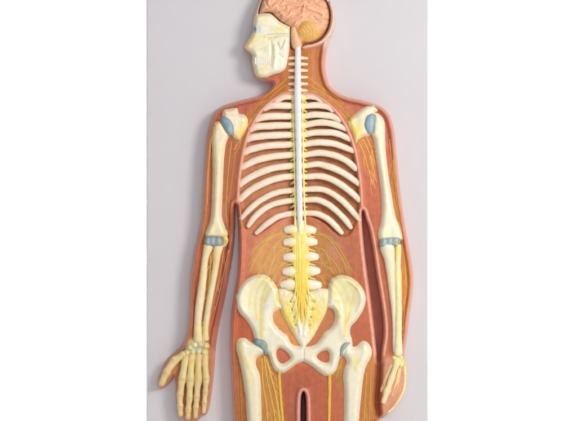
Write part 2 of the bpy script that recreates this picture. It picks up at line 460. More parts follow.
    C = mixc(C, (0.68, 0.32, 0.20), (x > 379) * sm(352, 362, y) * (d > 0) * sm(0, 3, x - 380) * 0.9)
    C = mixc(C, (0.72, 0.61, 0.36), np.exp(-((x - 197) / 10) ** 4 - ((y - 348) / 9.5) ** 4) * .9)
    C = mixc(C, (0.84, 0.72, 0.38), np.exp(-((x - 397) / 4.5) ** 4 - ((y - 359) / 7) ** 4) * .9)
    # strand contrast everywhere
    C = C * (1 + 0.10 * (strand - 0.5) + 0.18 * (fbm(x * .06, y * .05, 77) - .5))[:, None]
    # skin rim
    head = 1 - sm(44, 54, y)
    rim = 1 - sm(1.4, 4.6, d)
    # arm edge facing the trunk: shade painted in by muting the pink rim
    rim = rim * (1 - 0.85 * poly(x, y, [(222,222),(235.6,204),(236,250),(231,285),(222,325),(217,350),(213,345),(213,320),(222,280),(228,245)], 2))
    C = mixc(C, np.array(PINK) , rim * 0.95 * (1 - 0.5 * sm(340, 352, y) * (x < 222)))
    C = mixc(C, (0.80, 0.56, 0.45), (1 - sm(3, 8, d)) * head)
    for R in (RIDGE_L, RIDGE_R):
        C = mixc(C, PINK, np.exp(-(ldist(x, y, R) / 1.9) ** 2) * 0.95)
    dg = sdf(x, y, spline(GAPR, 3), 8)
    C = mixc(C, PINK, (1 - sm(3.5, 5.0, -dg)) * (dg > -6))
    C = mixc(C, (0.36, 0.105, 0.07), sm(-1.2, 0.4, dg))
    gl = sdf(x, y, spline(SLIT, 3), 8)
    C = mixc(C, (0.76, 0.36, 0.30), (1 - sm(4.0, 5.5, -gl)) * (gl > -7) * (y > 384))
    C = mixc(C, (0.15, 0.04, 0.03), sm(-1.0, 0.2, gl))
    C = mixc(C, (0.42, 0.135, 0.07), np.exp(-(ldist(x, y, GROOVE) / 3.4) ** 2) * 0.95)  # shadow between hand and thigh painted in as a brown band
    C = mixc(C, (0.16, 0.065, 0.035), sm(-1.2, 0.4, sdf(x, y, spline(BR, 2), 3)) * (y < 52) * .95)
    return C

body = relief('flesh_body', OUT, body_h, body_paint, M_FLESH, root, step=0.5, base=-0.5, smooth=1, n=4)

# ------------------------------------------------------------------ head
SULCI = [[(279,8.5),(286,7.5),(292,5),(300,3.5),(308,2.5),(313,0),(318,-3)],[(262,14),(268,9),(274,6),(281,2),(287,-4),(290,-12)],[(266,16),(273,14),(280,13),(286,10)],
         [(276,20),(283,15),(288,14),(292,10),(299,9),(306,10)],[(284,26),(288,20),(295,16),(303,13),(311,13),(320,16)],[(291,26),(294,21),(300,18)],[(262,2),(270,0),(276,-6),(280,-12)],
         [(296,2),(299,-5),(303,-10)],[(307,8),(315,6),(321,9),(327,10)],[(312,20),(318,22),(324,20),(329,21)],[(304,0),(311,-4),(314,-10)],[(268,8),(266,3),(268,-3)],[(318,4),(322,0),(325,2)],
         [(279,23),(281,18),(278,15)],[(300,14),(303,7),(308,5)]]
def brain_h(d, X, Y):
    h = 13.5 + 9.5 * dome(d, 9)
    wx = X + 3 * (vnoise(X * .16, Y * .16, 2) - .5); wy = Y + 3 * (vnoise(X * .16, Y * .16, 4) - .5)
    for s in SULCI:
        h = h - 1.1 * np.exp(-(ldist(wx, wy, s) / 1.25) ** 2) + 0.5 * np.exp(-((ldist(wx, wy, s) - 2.2) / 1.2) ** 2)
    g = np.abs(np.sin((wx * 0.5 + wy * 0.62) + 4.2 * vnoise(X * .13, Y * .13, 11)))
    h = h - 0.28 * (1 - sm(0, .7, g))
    return h
def brain_paint(x, y, d):
    C = np.tile(np.array((0.84, 0.46, 0.27)), (len(x), 1))
    C = mixc(C, (0.82, 0.40, 0.23), 0.5 * vnoise(x * .12, y * .12, 6))
    for s in SULCI:
        C = mixc(C, (0.66, 0.31, 0.19), np.exp(-(ldist(x, y, s) / 0.7) ** 2) * 0.4)
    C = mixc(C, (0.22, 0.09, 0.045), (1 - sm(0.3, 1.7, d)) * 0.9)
    C = mixc(C, (0.20, 0.08, 0.04), np.exp(-(ldist(x, y, [(327.4,31),(324,36),(319.5,40.4)]) / 1.5) ** 2) * .9)
    C = mixc(C, (0.72, 0.34, 0.13), sm(28, 36, y) * 0.8)
    return C
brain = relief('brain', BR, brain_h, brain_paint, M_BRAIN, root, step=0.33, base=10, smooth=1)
CB = [(294.6,33),(296,26),(300.5,21),(308,19),(316,21),(321.6,27),(322,33.5),(317.5,39.4),(310,43),(303,42.6),(297,39.5)]
def cb_h(d, X, Y):
    r = np.hypot(X - 297, (Y - 36) * 1.1)
    return 20.2 + 4.2 * dome(d, 9) + 0.11 * np.sin(r * 1.9 + 2.0 * vnoise(X * .2, Y * .2, 3))
relief('cerebellum', CB, cb_h, plain((0.72, 0.38, 0.10), [(301,25,6,7,(0.60,0.29,0.05),.8),(313,30,7,7,(0.76,0.45,0.14),.6)]), M_BRAIN, brain, step=0.33, base=15, smooth=1)
tube('brainstem', [(293.8,30,20.2,2.8),(294.8,36,20.4,4.0),(296.2,43,20.4,5.0),(297.2,47.2,20.0,5.0)], M_BRAIN, brain, plain((0.80, 0.45, 0.25)), flat=0.7)

# skull: cut rim behind the brain, and the face
SKR = [(331.2,4),(334,14),(334.3,23),(332.2,32),(327.6,40),(320.5,46),(311,49.3),(303,50.3),(301.4,48.4),(306,45.8),(313,44.6),(321,40.6),(327.4,32.4),(330.4,23.5),(330.8,14),(328.6,6),(329,2)]
def skr_h(d, X, Y): return 16 + 7 * dome(d, 2.2)
skull = relief('skull', [(256,17),(262,15.0),(269.5,14.9),(274.2,18),(280,23.2),(287.6,27.2),(290.2,30),(290,45),(288,58),(286,68),(281,73),(273,75.5),(266,78.3),(259.5,78),(255.2,74),(253.5,66.5),
   (252.6,62),(253.2,57),(251,53.3),(247.5,50.6),(245.2,47.6),(248,42),(252,36),(254,30.5),(254,23)],
   lambda d, X, Y: 17.6 + 5.2 * dome(d, 5.0)
     + 1.0 * np.exp(-(ldist(X, Y, [(266,38),(274,36.6),(289,36.4)]) / 1.3) ** 2) - 1.5 * np.exp(-(ldist(X, Y, [(268,40.5),(278,39),(288,38.8)]) / 1.0) ** 2)
     - 1.0 * np.exp(-(ldist(X, Y, [(271,43),(271.5,56),(270,66)]) / 1.0) ** 2) + 1.4 * np.exp(-(ldist(X, Y, [(275,47),(275.5,58),(274,68)]) / 1.7) ** 2)
     - 0.9 * np.exp(-(ldist(X, Y, [(277.5,44),(280,50),(284,42)]) / 1.0) ** 2) - 1.5 * np.exp(-((X - 257.5) / 2.6) ** 2 - ((Y - 31) / 4) ** 2)
     - 0.9 * np.exp(-((X - 252) / 2.5) ** 2 - ((Y - 49) / 2) ** 2) - 0.8 * np.exp(-((X - 262) / 5) ** 2 - ((Y - 52) / 3) ** 2)
     - 0.8 * np.exp(-(ldist(X, Y, [(272,59),(278,56),(284,60)]) / 1.2) ** 2),
   plain((0.82,0.76,0.57), [(261,31,5,5,(0.78,0.77,0.74),.8),(283,52,7,14,(0.86,0.82,0.68),.7),(262,21,9,4,(0.86,0.70,0.34),.7),(280,31,8,3,(0.86,0.68,0.24),.8),(252,42,5,7,(0.80,0.60,0.16),.75),(248,47,3,3,(0.82,0.58,0.2),.6),(262,40,6,5,(0.82,0.72,0.30),.5),
               (264,31,6,5,(0.84,0.82,0.68),.6),(272,23,4,4,(0.9,0.84,0.64),.8),(281,48,6,8,(0.70,0.68,0.46),.35),(262,71,8,5,(0.72,0.64,0.28),.5),(280,66,6,6,(0.86,0.82,0.70),.6),
               ('line',[(278,44),(281,50),(285,42)],0.9,(0.5,0.48,0.34),.5),('line',[(268,36.2),(280,35.4),(289,35.2)],0.7,(0.52,0.47,0.28),.6)], 0.1),
   M_BONE, root, step=0.33, base=11, smooth=1)
relief('occipital_rim', SKR, skr_h, plain((0.84, 0.60, 0.47), [(312,47,8,3,(0.84,0.55,0.42),.6)]), M_BONE, skull, step=0.33, base=10, smooth=1)
relief('eye', [(253.9,31),(254.4,27.8),(256.2,26),(258.2,28),(258.4,31.8),(256.9,34.6),(254.8,34)], lambda d, X, Y: 20.6 + 1.6 * dome(d, 1.6),
       plain((0.58, 0.58, 0.62), [(255.6,30.6,1.3,3,(0.04,0.055,0.11),.95)]), M_NERVE, skull, step=0.2, base=13, smooth=0)
for r, y0 in ((0, 60.6), (1, 64.0)):
    paths = [[(255.5 + k * 2.05, y0 - 1.3 + .06 * k, 22.3 - .05 * abs(k - 4), 1.0), (255.7 + k * 2.05, y0 + 1.2 + .06 * k, 22.3, 0.95)] for k in range(8)]
    multi_tube('teeth', paths, M_BONE, skull, plain((0.80, 0.76, 0.66)), flat=0.9, n=2, seg=8)

# ------------------------------------------------------------------ spine
for k, yy in enumerate((59, 65, 71.3, 78, 84.6, 91)):
    paths = [[(289 , yy + .4, 17.2, 1.3), (293, yy + .2, 18.4, 1.8), (298, yy, 18.4, 2.2), (303, yy + .2, 18.4, 1.8), (307, yy + .3, 17.2, 1.3)]]
    multi_tube('cervical_vertebra', paths, M_BONE, root, plain((0.86, 0.66, 0.44)), n=3)

RIBS_L = [[(293,98.2),(286,97.6),(281,99),(277.5,101.4)],[(293,107),(281,106.4),(271,106.6),(266,108.6)],[(293,117),(276,116.8),(263,118),(257.5,120)],
 [(293,126),(272,126.4),(257,127.2),(252,129.5)],[(292.5,135.4),(270,136),(253,138),(248,140)],[(292.5,145),(270,146),(252,149.4),(245.5,152.5)],
 [(292.5,155.2),(271,157.2),(255,161.2),(243.5,167)],[(292.5,166),(275,168),(260,173),(248,179),(241.5,184)],[(293,176.2),(275,179.2),(262,184.2),(250,191),(241.5,198.6)],
 [(293,190.6),(276,193),(263,199),(251,208),(242.5,217.5)],[(293,200.4),(277,203),(264,209),(254,218),(248.5,226)],[(293,213.4),(279,216.4),(267,224),(256.5,233)]]
RIBS_R = [[(302,98.4),(309,97.4),(316,98.6),(322,102)],[(303,107),(315,106),(326,107),(331.5,110)],[(303,117),(315,115.4),(330,116.6),(338.5,120)],
 [(303,126),(318,123.2),(332,124.4),(344.5,129)],[(303,135.4),(318,132.8),(335,133.8),(348.5,139)],[(303.5,145.2),(318,142.8),(335,144.6),(351.5,150.5)],
 [(304,155.4),(320,153.4),(335,156),(346,161),(354.5,168)],[(305,166),(319,164.6),(333,168.6),(346,175),(357,183)],[(305.5,177),(320,176.2),(333,180.4),(346,188.5),(358,199)],
 [(306,189.6),(319,189),(331,193),(342,201),(351,210),(358,219)],[(306,200.2),(317,199.8),(328,204.4),(338,212.6),(346,221),(350.5,227.5)],[(306,213.2),(317,213.8),(327,218.6),(335,225.6),(341.5,233)]]
def rib_paint(right):
    a = (0.86, 0.71, 0.53) if not right else (0.83, 0.71, 0.51)
    def f(x, y, d):
        C = np.tile(np.array(a), (len(x), 1))
        side = np.clip(np.abs(x - 298.5) / 55, 0, 1)
        C = mixc(C, (0.87, 0.78, 0.66), 0.6 * vnoise(x * .1, y * .3, 8))
        C = mixc(C, YELP, (1 - sm(4, 12, np.abs(x - 298.5))) * .6)
        th = sdf(x, y, spline(THORAX, 2), 12)
        C = mixc(C, (0.84, 0.50, 0.40), (1 - sm(0, 8, th)) * .6)
        return C
    return f
for side, RR in ((0, RIBS_L), (1, RIBS_R)):
    for k, rb in enumerate(RR):
        rb = list(rb)
        m = len(rb); pts = []
        if k < 10:
            (xa, ya), (xb, yb) = rb[-2], rb[-1]; L = math.hypot(xb - xa, yb - ya)
            rb[-1] = (xb + (xb - xa) / L * 1.6, yb + (yb - ya) / L * 1.6)
        for i, (x, y) in enumerate(rb):
            t = i / (m - 1)
            r = (3.3 if side == 0 else 3.05) + 0.3 * math.sin(math.pi * t) if k < 9 else 2.95 + .15 * math.sin(math.pi * t) - (0.7 if i == m - 1 else 0)
            if k == 0: r -= 0.5
            hh = 16.6 - 0.3 * t + 1.2 * math.sin(math.pi * min(1, t * 1.1))
            if k >= 9 and i == m - 1: hh -= 1.2
            pts.append((x, y, hh, r))
        tube('rib', pts, M_BONE, root, rib_paint(side), flat=0.85, n=5, seg=14)

# thoracic column under the cord, lumbar vertebrae with their processes
for k in range(12):
    yl = RIBS_L[k][0][1]; yr = RIBS_R[k][0][1]; yy = (yl + yr) / 2
    c = 298 + k * 0.12
    multi_tube('thoracic_vertebra', [[(c - 7.6, yl, 17.2, 2.6), (c - 5.2, yl, 17.6, 3.5), (c, yy, 17.4, 4.1), (c + 5.2, yr, 17.6, 3.5), (c + 7.6, yr, 17.2, 2.6)]], M_BONE, root, plain(YELP), n=3)
for k, (yl, yr, xl, xr) in enumerate(((229.5, 230, 285.8, 314), (242, 241.5, 285.2, 315.2), (257, 256.2, 285, 316.6), (271, 270.4, 284.2, 318), (284.2, 284.4, 282, 319.5))):
    c = (xl + xr) / 2
    multi_tube('lumbar_vertebra', [[(xl + .6, yl + .2, 16.8, 3.7), (xl + 3, yl, 17.2, 4.4), (xl + 7.5, yl, 16.8, 5.6), (c, (yl + yr) / 2, 15.0, 6.8), (xr - 7.5, yr, 16.8, 5.6), (xr - 3, yr, 17.2, 4.4), (xr - .6, yr + .2, 16.8, 3.7)]], M_BONE, root,
               plain((0.89, 0.81, 0.66), [(c, yl, 10, 9, YELP, .75), (c - 9, yl + 4, 3, 2, YEL, .6), (c + 9, yr + 4, 3, 2, YEL, .6)]), n=4, seg=16, flat=.85)

cord = tube('spinal_cord', [(298,48,21,2.9),(297.9,60,21.2,3.0),(297.7,75,21.4,3.2),(297.6,96,21.6,3.7),(298,120,21.6,3.5),(298.6,150,21.6,3.1),(299,180,21.6,3.0),(299.5,205,21.6,3.0),(300,222,21.4,2.6),(300.2,234,21,1.6)],
            M_NERVE, root, plain(CORD, [(300,233,4,5,(0.90,0.79,0.34),.95),(300.5,224,1.2,7,(0.88,0.78,0.4),.7),('line',[(298,50),(297.6,96),(298.6,150),(299.8,222)],.45,(0.68,0.64,0.66),.6)], .06), flat=0.8)
# cauda equina: a fan of strands
rng = np.random.RandomState(4)
eq = []
for k in range(17):
    u = (k - 8) / 8 + rng.uniform(-.05, .05)
    jt = lambda a=.45: rng.uniform(-a, a)
    r = rng.uniform(.75, 1.15)
    hz = lambda z: z - u * u * 1.7 + rng.uniform(-.25, .25)
    pts = [(300.2 + u * 4.6, 226 - abs(u) * 8, hz(20.4), r * .8), (300.2 + u * 6.6 + jt(), 238, hz(20.9), r), (300.5 + u * 7.0 + jt(), 252, hz(21.0), r), (300.9 + u * 6.8 + jt(), 266, hz(21.1), r), (301.4 + u * 6.0 + jt(), 280, hz(21.6), r)]
    if abs(u) > .8: pts += [(301.8 + u * 7.0, 292, 21.6, r * .8), (302.2 + u * 11.5, 301, 21.5, r * .6)]
    elif abs(u) > .55: pts += [(301.8 + u * 6.4, 296, 22.0, r * .8), (302.2 + u * 13, 309, 21.6, r * .55)]
    elif abs(u) > .3: pts += [(301.9 + u * 5.0 + jt(), 298, 22.3, r * .8), (302.1 + u * 10, 313, 22.2, r * .6), (302.1 + u * 15, 321, 21.6, r * .45)]
    else: pts += [(301.9 + u * 4.5 + jt(), 298, 22.4, r * .85), (302.1 + u * 4, 311, 22.6, r * .65), (302.1 + u * 4, 318 + rng.uniform(-3, 4), 22.0, r * .4)]
    eq.append(pts)
eq.append([(300.2, 232, 17.6, 3.0), (300.5, 245, 17.2, 5.2), (300.9, 266, 17.3, 5.2), (301.5, 285, 18.2, 4.4), (301.9, 300, 19.2, 3.2), (302.1, 312, 20.0, 2.0)])
def eq_paint(x, y, d):
    C = np.tile(np.array((0.90, 0.76, 0.20)), (len(x), 1))
    C = mixc(C, (0.90, 0.68, 0.06), sm(228, 275, y))
    C = mixc(C, (0.88, 0.56, 0.005), sm(278, 292, y) * (1 - sm(305, 322, y)) * (1 - sm(2, 7, np.abs(x - 301.8))))
    return mixc(C, (0.88, 0.78, 0.36), .45 * fbm(x * .9, y * .07, 41))
multi_tube('cauda_equina', eq, M_NERVE, cord, eq_paint, flat=0.85)
for k, yy in enumerate((235.4, 249.2, 263.4, 277.2)):
    for sg in (-1, 1):
        tube('lumbar_nerve_root', [(300.4 + k * .3 + sg * 6.2, yy - 4, 20.2, 1.0), (300.4 + k * .3 + sg * 8.0, yy - .5, 19.0, 1.2), (300.4 + k * .3 + sg * 10.4, yy + .6, 17.6, .9), (300.4 + k * .3 + sg * 14, yy + 1.6, 16.8, .6)], M_NERVE, root,
             plain((0.84, 0.62, 0.12)), flat=.8, seg=8)
# nerve-root cords along both sides of the spinal cord
for s in (-1, 1):
    pts = [(297.7 + s * 4.9, 97, 19.8, 0.6), (297.9 + s * 4.6, 120, 20.0, 0.8), (298.6 + s * 4.4, 150, 20.0, 0.9), (299.2 + s * 4.4, 180, 20.0, 0.9), (299.7 + s * 4.5, 205, 20.0, 1.0), (300.2 + s * 5.2, 230, 20.0, 1.2)]
    tube('nerve_trunk', pts, M_NERVE, root, plain((0.86, 0.76, 0.34)), flat=0.8)
# segmental nerves between the ribs
for s, RR in ((-1, RIBS_L), (1, RIBS_R)):
    for k in range(1, 12):
        a = RR[k - 1]; b = RR[k]
        ya = (a[0][1] + b[0][1]) / 2
        pts = [(298.6 + s * 4.4, ya - 1.6, 19.8, 1.0), (298.6 + s * 6.2, ya - .2, 18.0, 1.2), (298.6 + s * 7.6, ya + .6, 15.8, 1.2)]
        tube('intercostal_nerve', pts, M_NERVE, root, plain((0.76, 0.58, 0.14)), flat=0.8, seg=8)

# ------------------------------------------------------------------ shoulders
scL = relief('scapula', [(223.6,110.6),(229,109.6),(234,108.6),(237.6,109),(238.6,112.5),(240,114.4),(244,115),(247.4,118),(248.4,123),(247,130),(243.6,136),(239.5,140.5),(235,139),(231.5,135),(229,130),(226,124),(222.6,117.5)],
   lambda d, X, Y: 16.4 + 5.6 * dome(d, 5.5) - 1.2 * np.exp(-(ldist(X, Y, [(224,115.5),(232,115),(239,114.5)]) / 1.0) ** 2) - 0.8 * np.exp(-((X - 240) / 4) ** 2 - ((Y - 127) / 6) ** 2),
   plain((0.84, 0.73, 0.50), [(241,134,5,9,YEL,.85),(246,126,4,8,YEL,.5),(230,111.5,6,3,(0.87,0.74,0.55),.8),(238,122,5,6,(0.86,0.80,0.6),.6),('line',[(233,117),(238,118.5),(245,119)],.6,(0.55,0.5,0.36),.4),('line',[(235,120),(235,128)],.6,(0.55,0.5,0.36),.4)], .1), M_BONE, root, step=0.33, base=11)
huL = relief('humerus', [(213.6,126.4),(215.4,123.2),(219,121.4),(222.6,122.6),(225.4,126.8),(228,131),(230.5,135),(228.4,139),(226.4,145),(225,155),(224,170),(223.2,190),(222.2,210),(222.8,219),(225,226),(227.4,231.5),(227.2,236),(222,238),(213,238),(207,237.4),(205.6,233.5),(207.6,228),(210.4,221),(211.8,210),(212.6,192),(213.2,170),(212.6,150),(212,138)],
   lambda d, X, Y: 16.4 + 6.2 * dome(d, 5.6) - .7 * np.exp(-((X - 216) / 3) ** 2 - ((Y - 230) / 4) ** 2),
   plain((0.84, 0.72, 0.49), [(215,126,4,4,(0.82,0.62,0.16),.8),(212,232,5,5,(0.82,0.68,0.28),.6),(224,233,4,5,(0.80,0.66,0.26),.7),(218,127,3,6,(0.84,0.66,0.36),.5),('line',[(216.5,130),(217,160),(217,200)],1.2,(0.62,0.58,0.36),.35)], .1), M_BONE, root, step=0.33, base=11)
relief('shoulder_cartilage', [(221.2,119.2),(225,118.0),(229.6,119.4),(233,123.6),(234.4,129),(233.6,134),(230.4,136),(227,132),(224.2,126.8),(221.8,122.8)],
   lambda d, X, Y: 21.4 + 3.2 * dome(d, 3.6), plain(CART, [(230,131,2.5,3,(0.42,0.52,0.58),.7),(223,120,2.5,2,(0.16,0.25,0.30),.6)]), M_BONE, scL, step=0.25, base=14)
scR = relief('scapula', [(346,123),(348.6,119.4),(352,116.6),(357,112.6),(362,109),(367,106.6),(372.5,106),(376.2,108.4),(377,111.6),(374.5,113.2),(373,118),(371.5,126),(370.5,133.5),(367.5,137),(363,137.2),(359,140),(355.6,144.4),(353.4,141),(350.6,133)],
   lambda d, X, Y: 16.4 + 5.6 * dome(d, 5.5) - 1.0 * np.exp(-((X - 356) / 3.5) ** 2 - ((Y - 124) / 6) ** 2),
   plain((0.86, 0.77, 0.50), [(355,131,6,10,(0.86,0.64,0.10),.95),(350,124,4,5,(0.86,0.70,0.2),.7),(370,109,6,3,BONEW,.8),(357,120,4,4,(0.70,0.68,0.5),.5),('line',[(362.5,114),(362.6,122),(364,132)],1.0,BONEW,.9)], .1), M_BONE, root, step=0.33, base=11)
huR = relief('humerus', [(372.6,116),(374.6,113.6),(378,114.6),(381.8,118),(384,124),(384.4,134),(385,150),(387,170),(390.4,192),(393.2,209),(395.6,219),(399.6,227),(401.8,234),(401.6,239.4),(397,240.5),(388,240.5),(380.5,240.5),(377.6,236.6),(377.6,231),(379.6,224),(380.8,212),(380.4,195),(377.6,172),(374.4,152),(373,140),(370.8,135),(371.4,126)],
   lambda d, X, Y: 16.4 + 6.2 * dome(d, 5.8) - .7 * np.exp(-((X - 389) / 3) ** 2 - ((Y - 232) / 4) ** 2),
   plain((0.87, 0.81, 0.60), [(379,124,4,8,(0.88,0.80,0.6),.6),(389,234,7,5,(0.84,0.76,0.5),.5),('line',[(380,150),(384,185),(386,210)],1.2,(0.76,0.72,0.5),.4)], .08), M_BONE, root, step=0.33, base=11)
relief('shoulder_cartilage', [(364.0,122.6),(365.8,117.2),(369.4,114.8),(373.4,115.2),(374.4,120),(373,127.5),(371.4,134),(367.8,134.2),(364.8,130),(363.6,126)],
   lambda d, X, Y: 21.6 + 3.0 * dome(d, 3.6), plain((0.27, 0.40, 0.46), [(371,124,1.5,6,(0.42,0.55,0.58),.7)]), M_BONE, scR, step=0.25, base=14)

# ------------------------------------------------------------------ forearms
raL = tube('radius', [(209,246,17.5,5.2),(206.6,254,17.5,3.7),(205.2,262,17.5,3.4),(203.8,276,17.5,3.8),(201.8,292,17.5,4.1),(199.6,308,17.5,4.0),(198.4,322,17,3.8),(198.4,332,16.5,4.4),(199,338.5,15.5,4.8)], M_BONE, root,
   plain((0.82, 0.68, 0.44), [(209,247,6,5,YELP,.6),(203,275,3,14,(0.82,0.66,0.28),.6),(198,331,4,8,(0.80,0.66,0.2),.7)], .12), flat=1.0, seg=16)
ulL = tube('ulna', [(219,245.5,17.2,5.0),(217.6,254,17.2,4.2),(216.4,264,17.2,3.5),(214.2,278,17.2,3.2),(211.2,294,17.2,3.1),(208.4,310,17,3.0),(206.4,324,16.6,2.9),(206,333,16.2,3.2),(206.4,338,15.6,3.4)], M_BONE, root,
   plain((0.80, 0.66, 0.40), [(217,262,3,14,(0.80,0.58,0.16),.6),(206,332,3,8,(0.80,0.66,0.2),.7)], .12), flat=1.0, seg=16)
tube('elbow_tendon', [(224,236,17,2.6),(226.2,240,17,2.8),(224.6,245,16.6,2.2)], M_NERVE, ulL, plain((0.74,0.56,0.16)))
for P, bumps, par, base_c in (([(205.2,238.6),(208,236.4),(214,236),(220,236.8),(223.4,238.6),(224,243.4),(221,246.6),(214,246.2),(208,246.4),(205.2,243.6)], (208.6, 213.6, 219.4), huL, (0.19,0.25,0.24)),
                          ([(379,241.5),(381.6,238.4),(388,237.2),(395,236.6),(398.8,238),(399.2,242.6),(396,245.4),(389,246),(383.4,248),(379.8,246.4)], (383.4, 389, 395), huR, (0.33,0.41,0.42))):
    sp = [(bx, 240.6, 2.2, 4.5, (0.40,0.49,0.52), .75) for bx in bumps] + [(bx + 2.7, 241, .8, 5, (0.16,0.22,0.24), .55) for bx in bumps] + [(P[4][0] - 1, 243, 3, 3, (0.42,0.42,0.20), .6), (P[0][0], 241, 2, 4, (0.46,0.45,0.26), .5)]  # bump highlights put into the colour as paler spots, dark dividing lines between
    def elb(d, X, Y, bumps=bumps):
        return 19.6 + 3.4 * dome(d, 3.2) + sum(.8 * np.exp(-((X - bx) / 2) ** 2) for bx in bumps)
    relief('elbow_cartilage', P, elb, plain(base_c, sp), M_BONE, par, step=0.3, base=13)
ulR = tube('ulna', [(386.5,247,17.5,7.4),(388,254,17.5,6.4),(389.2,262,17.5,5.2),(390.2,274,17.4,4.4),(391.6,290,17.2,3.6),(393.2,306,17,3.0),(394.2,324,16.8,2.7),(394.6,340,16.4,2.8),(395,350,16,3.0)], M_BONE, root,
   plain((0.84, 0.76, 0.55), [(386,250,5,7,BONEW,.5),(391,285,4,25,(0.76,0.62,0.38),.5)], .1), flat=0.95, seg=16)
raR = tube('radius', [(397.5,246,17,3.4),(397.4,256,17.4,3.0),(397,270,17.8,2.9),(397.4,290,18,3.2),(397.8,310,18,3.5),(397.6,328,18,3.6),(397.6,342,17.6,3.9),(397.4,352,17,4.4)], M_BONE, root,
   plain((0.86, 0.76, 0.44), [(396,250,3,8,YEL,.8),(397,290,2,40,YELP,.4),(397,344,4,8,BONEW,.4)], .1), flat=0.95, seg=16)

# ------------------------------------------------------------------ hands
def blob(name, x, y, rx, ry, h0, h1, col, parent, rot=0.0, mat=M_BONE):
    P = [(x + rx * math.cos(a) * math.cos(rot) - ry * math.sin(a) * math.sin(rot), y + rx * math.cos(a) * math.sin(rot) + ry * math.sin(a) * math.cos(rot)) for a in np.linspace(0, 2 * math.pi, 9, endpoint=False)]
    return relief(name, P, lambda d, X, Y: h0 + (h1 - h0) * dome(d, min(rx, ry)), plain(col, (), .2), mat, parent, step=0.33, base=h0 - 4)
for x, y, r, c in ((190.5,346.5,3.0,(0.66,0.62,0.36)),(195.5,344,3.4,(0.74,0.70,0.46)),(201,343.6,3.4,(0.56,0.60,0.44)),(206.4,345,2.8,(0.74,0.66,0.36)),
                   (188,352,3.0,(0.70,0.66,0.44)),(193.5,351,3.2,(0.64,0.66,0.48)),(199.2,350.6,3.3,(0.60,0.63,0.50)),(205,351.6,3.1,(0.72,0.64,0.30))):
    blob('carpal_bone', x, y, r * 1.22, r * 1.25, 14.4, 19.0, c, root)
FC = plain((0.74, 0.56, 0.26), [(186,368,5,8,(0.80,0.66,0.40),.7),(191,365,8,6,(0.76,0.60,0.14),.6),(172,362,5,5,(0.82,0.64,0.42),.7)], .25)
def finger(chain, hs, parent=None, col=None):
    for i in range(len(chain) - 1):
        (x0, y0, r0), (x1, y1, r1) = chain[i], chain[i + 1]
        h0, h1 = hs[i], hs[i + 1]
        dx, dy = x1 - x0, y1 - y0; L = math.hypot(dx, dy); g = 0.35 * r0 / L
        q = lambda t: (x0 + dx * t, y0 + dy * t, h0 + (h1 - h0) * t)
        last = i == len(chain) - 2
        pts = [(*q(g * .7), r0 * 1.04), (*q(.28), r0 * .92), (*q(.52), (r0 + r1) * .43), (*q(.8), r1 * .97), (*q(1 - g * (.2 if last else .6)), r1 * (1.12 if not last else .9))]
        kn = [(x0, y0, r0 * 1.1, r0 * .5, (0.62, 0.43, 0.16), .55), (x1, y1, r1 * 1.1, r1 * .5, (0.62, 0.43, 0.16), .55)]
        tube('finger_bone', pts, M_BONE, root, col or plain((0.74, 0.56, 0.26), [(186,368,5,8,(0.80,0.66,0.40),.7),(191,365,8,6,(0.76,0.60,0.14),.6),(172,362,5,5,(0.82,0.64,0.42),.7)] + kn, .25), flat=0.85, n=3, seg=12)
finger([(186.6,354.5,3.9),(182.8,378,4.1),(180.6,394,3.5),(180.7,405,3.1),(181.0,414.2,2.7)], [15.5,15,14.5,14,12.5])
finger([(192.6,354,3.8),(190.8,379,3.9),(190,397,3.3),(188.9,408,3.0),(188.4,417.4,2.6)], [16,15.6,15,14.3,12.8])
finger([(199,354,3.7),(198.6,379,3.7),(197.2,396,3.1),(196.3,406.5,2.9),(195.8,415.6,2.6)], [16,15.6,15,14.3,12.8])
finger([(205.2,354.5,3.6),(206.6,378,3.5),(205.8,391,2.9),(204.8,402,2.7),(204.0,411.5,2.4)], [15.5,15,14.5,14,12.5])
finger([(185,353,3.6),(175,359.8,4.3),(167,371.6,4.2),(162,383.4,3.5)], [15.5,15,14.5,12.8])
for x, y, r, c in ((393.6,357,2.7,(0.84,0.74,0.34)),(399,357.4,3.2,(0.86,0.76,0.40)),(394,362,2.6,(0.84,0.76,0.42)),(399.6,363,2.9,(0.84,0.74,0.34))):
    blob('carpal_bone', x, y, r * 1.15, r * 1.15, 15.5, 19.8, c, root)
RC = plain((0.86, 0.74, 0.44), (), .15)
finger([(396,362,3.0),(390.5,378,3.1),(386.2,390.5,3.1),(382.8,400.8,2.8)], [19.2,19,18.4,17], col=RC)
PH = plain((0.80, 0.50, 0.32), [(397,372,6,10,YELP,.6)], .2)
finger([(391,364,1.9),(385,378,2.0),(381.2,390,2.0)], [17.2,16.2,14.8], col=PH)
finger([(399,368,2.0),(396,381,2.1),(391.5,394,2.0),(387,402,1.8)], [16.9,16.5,15.8,14.6], col=PH)

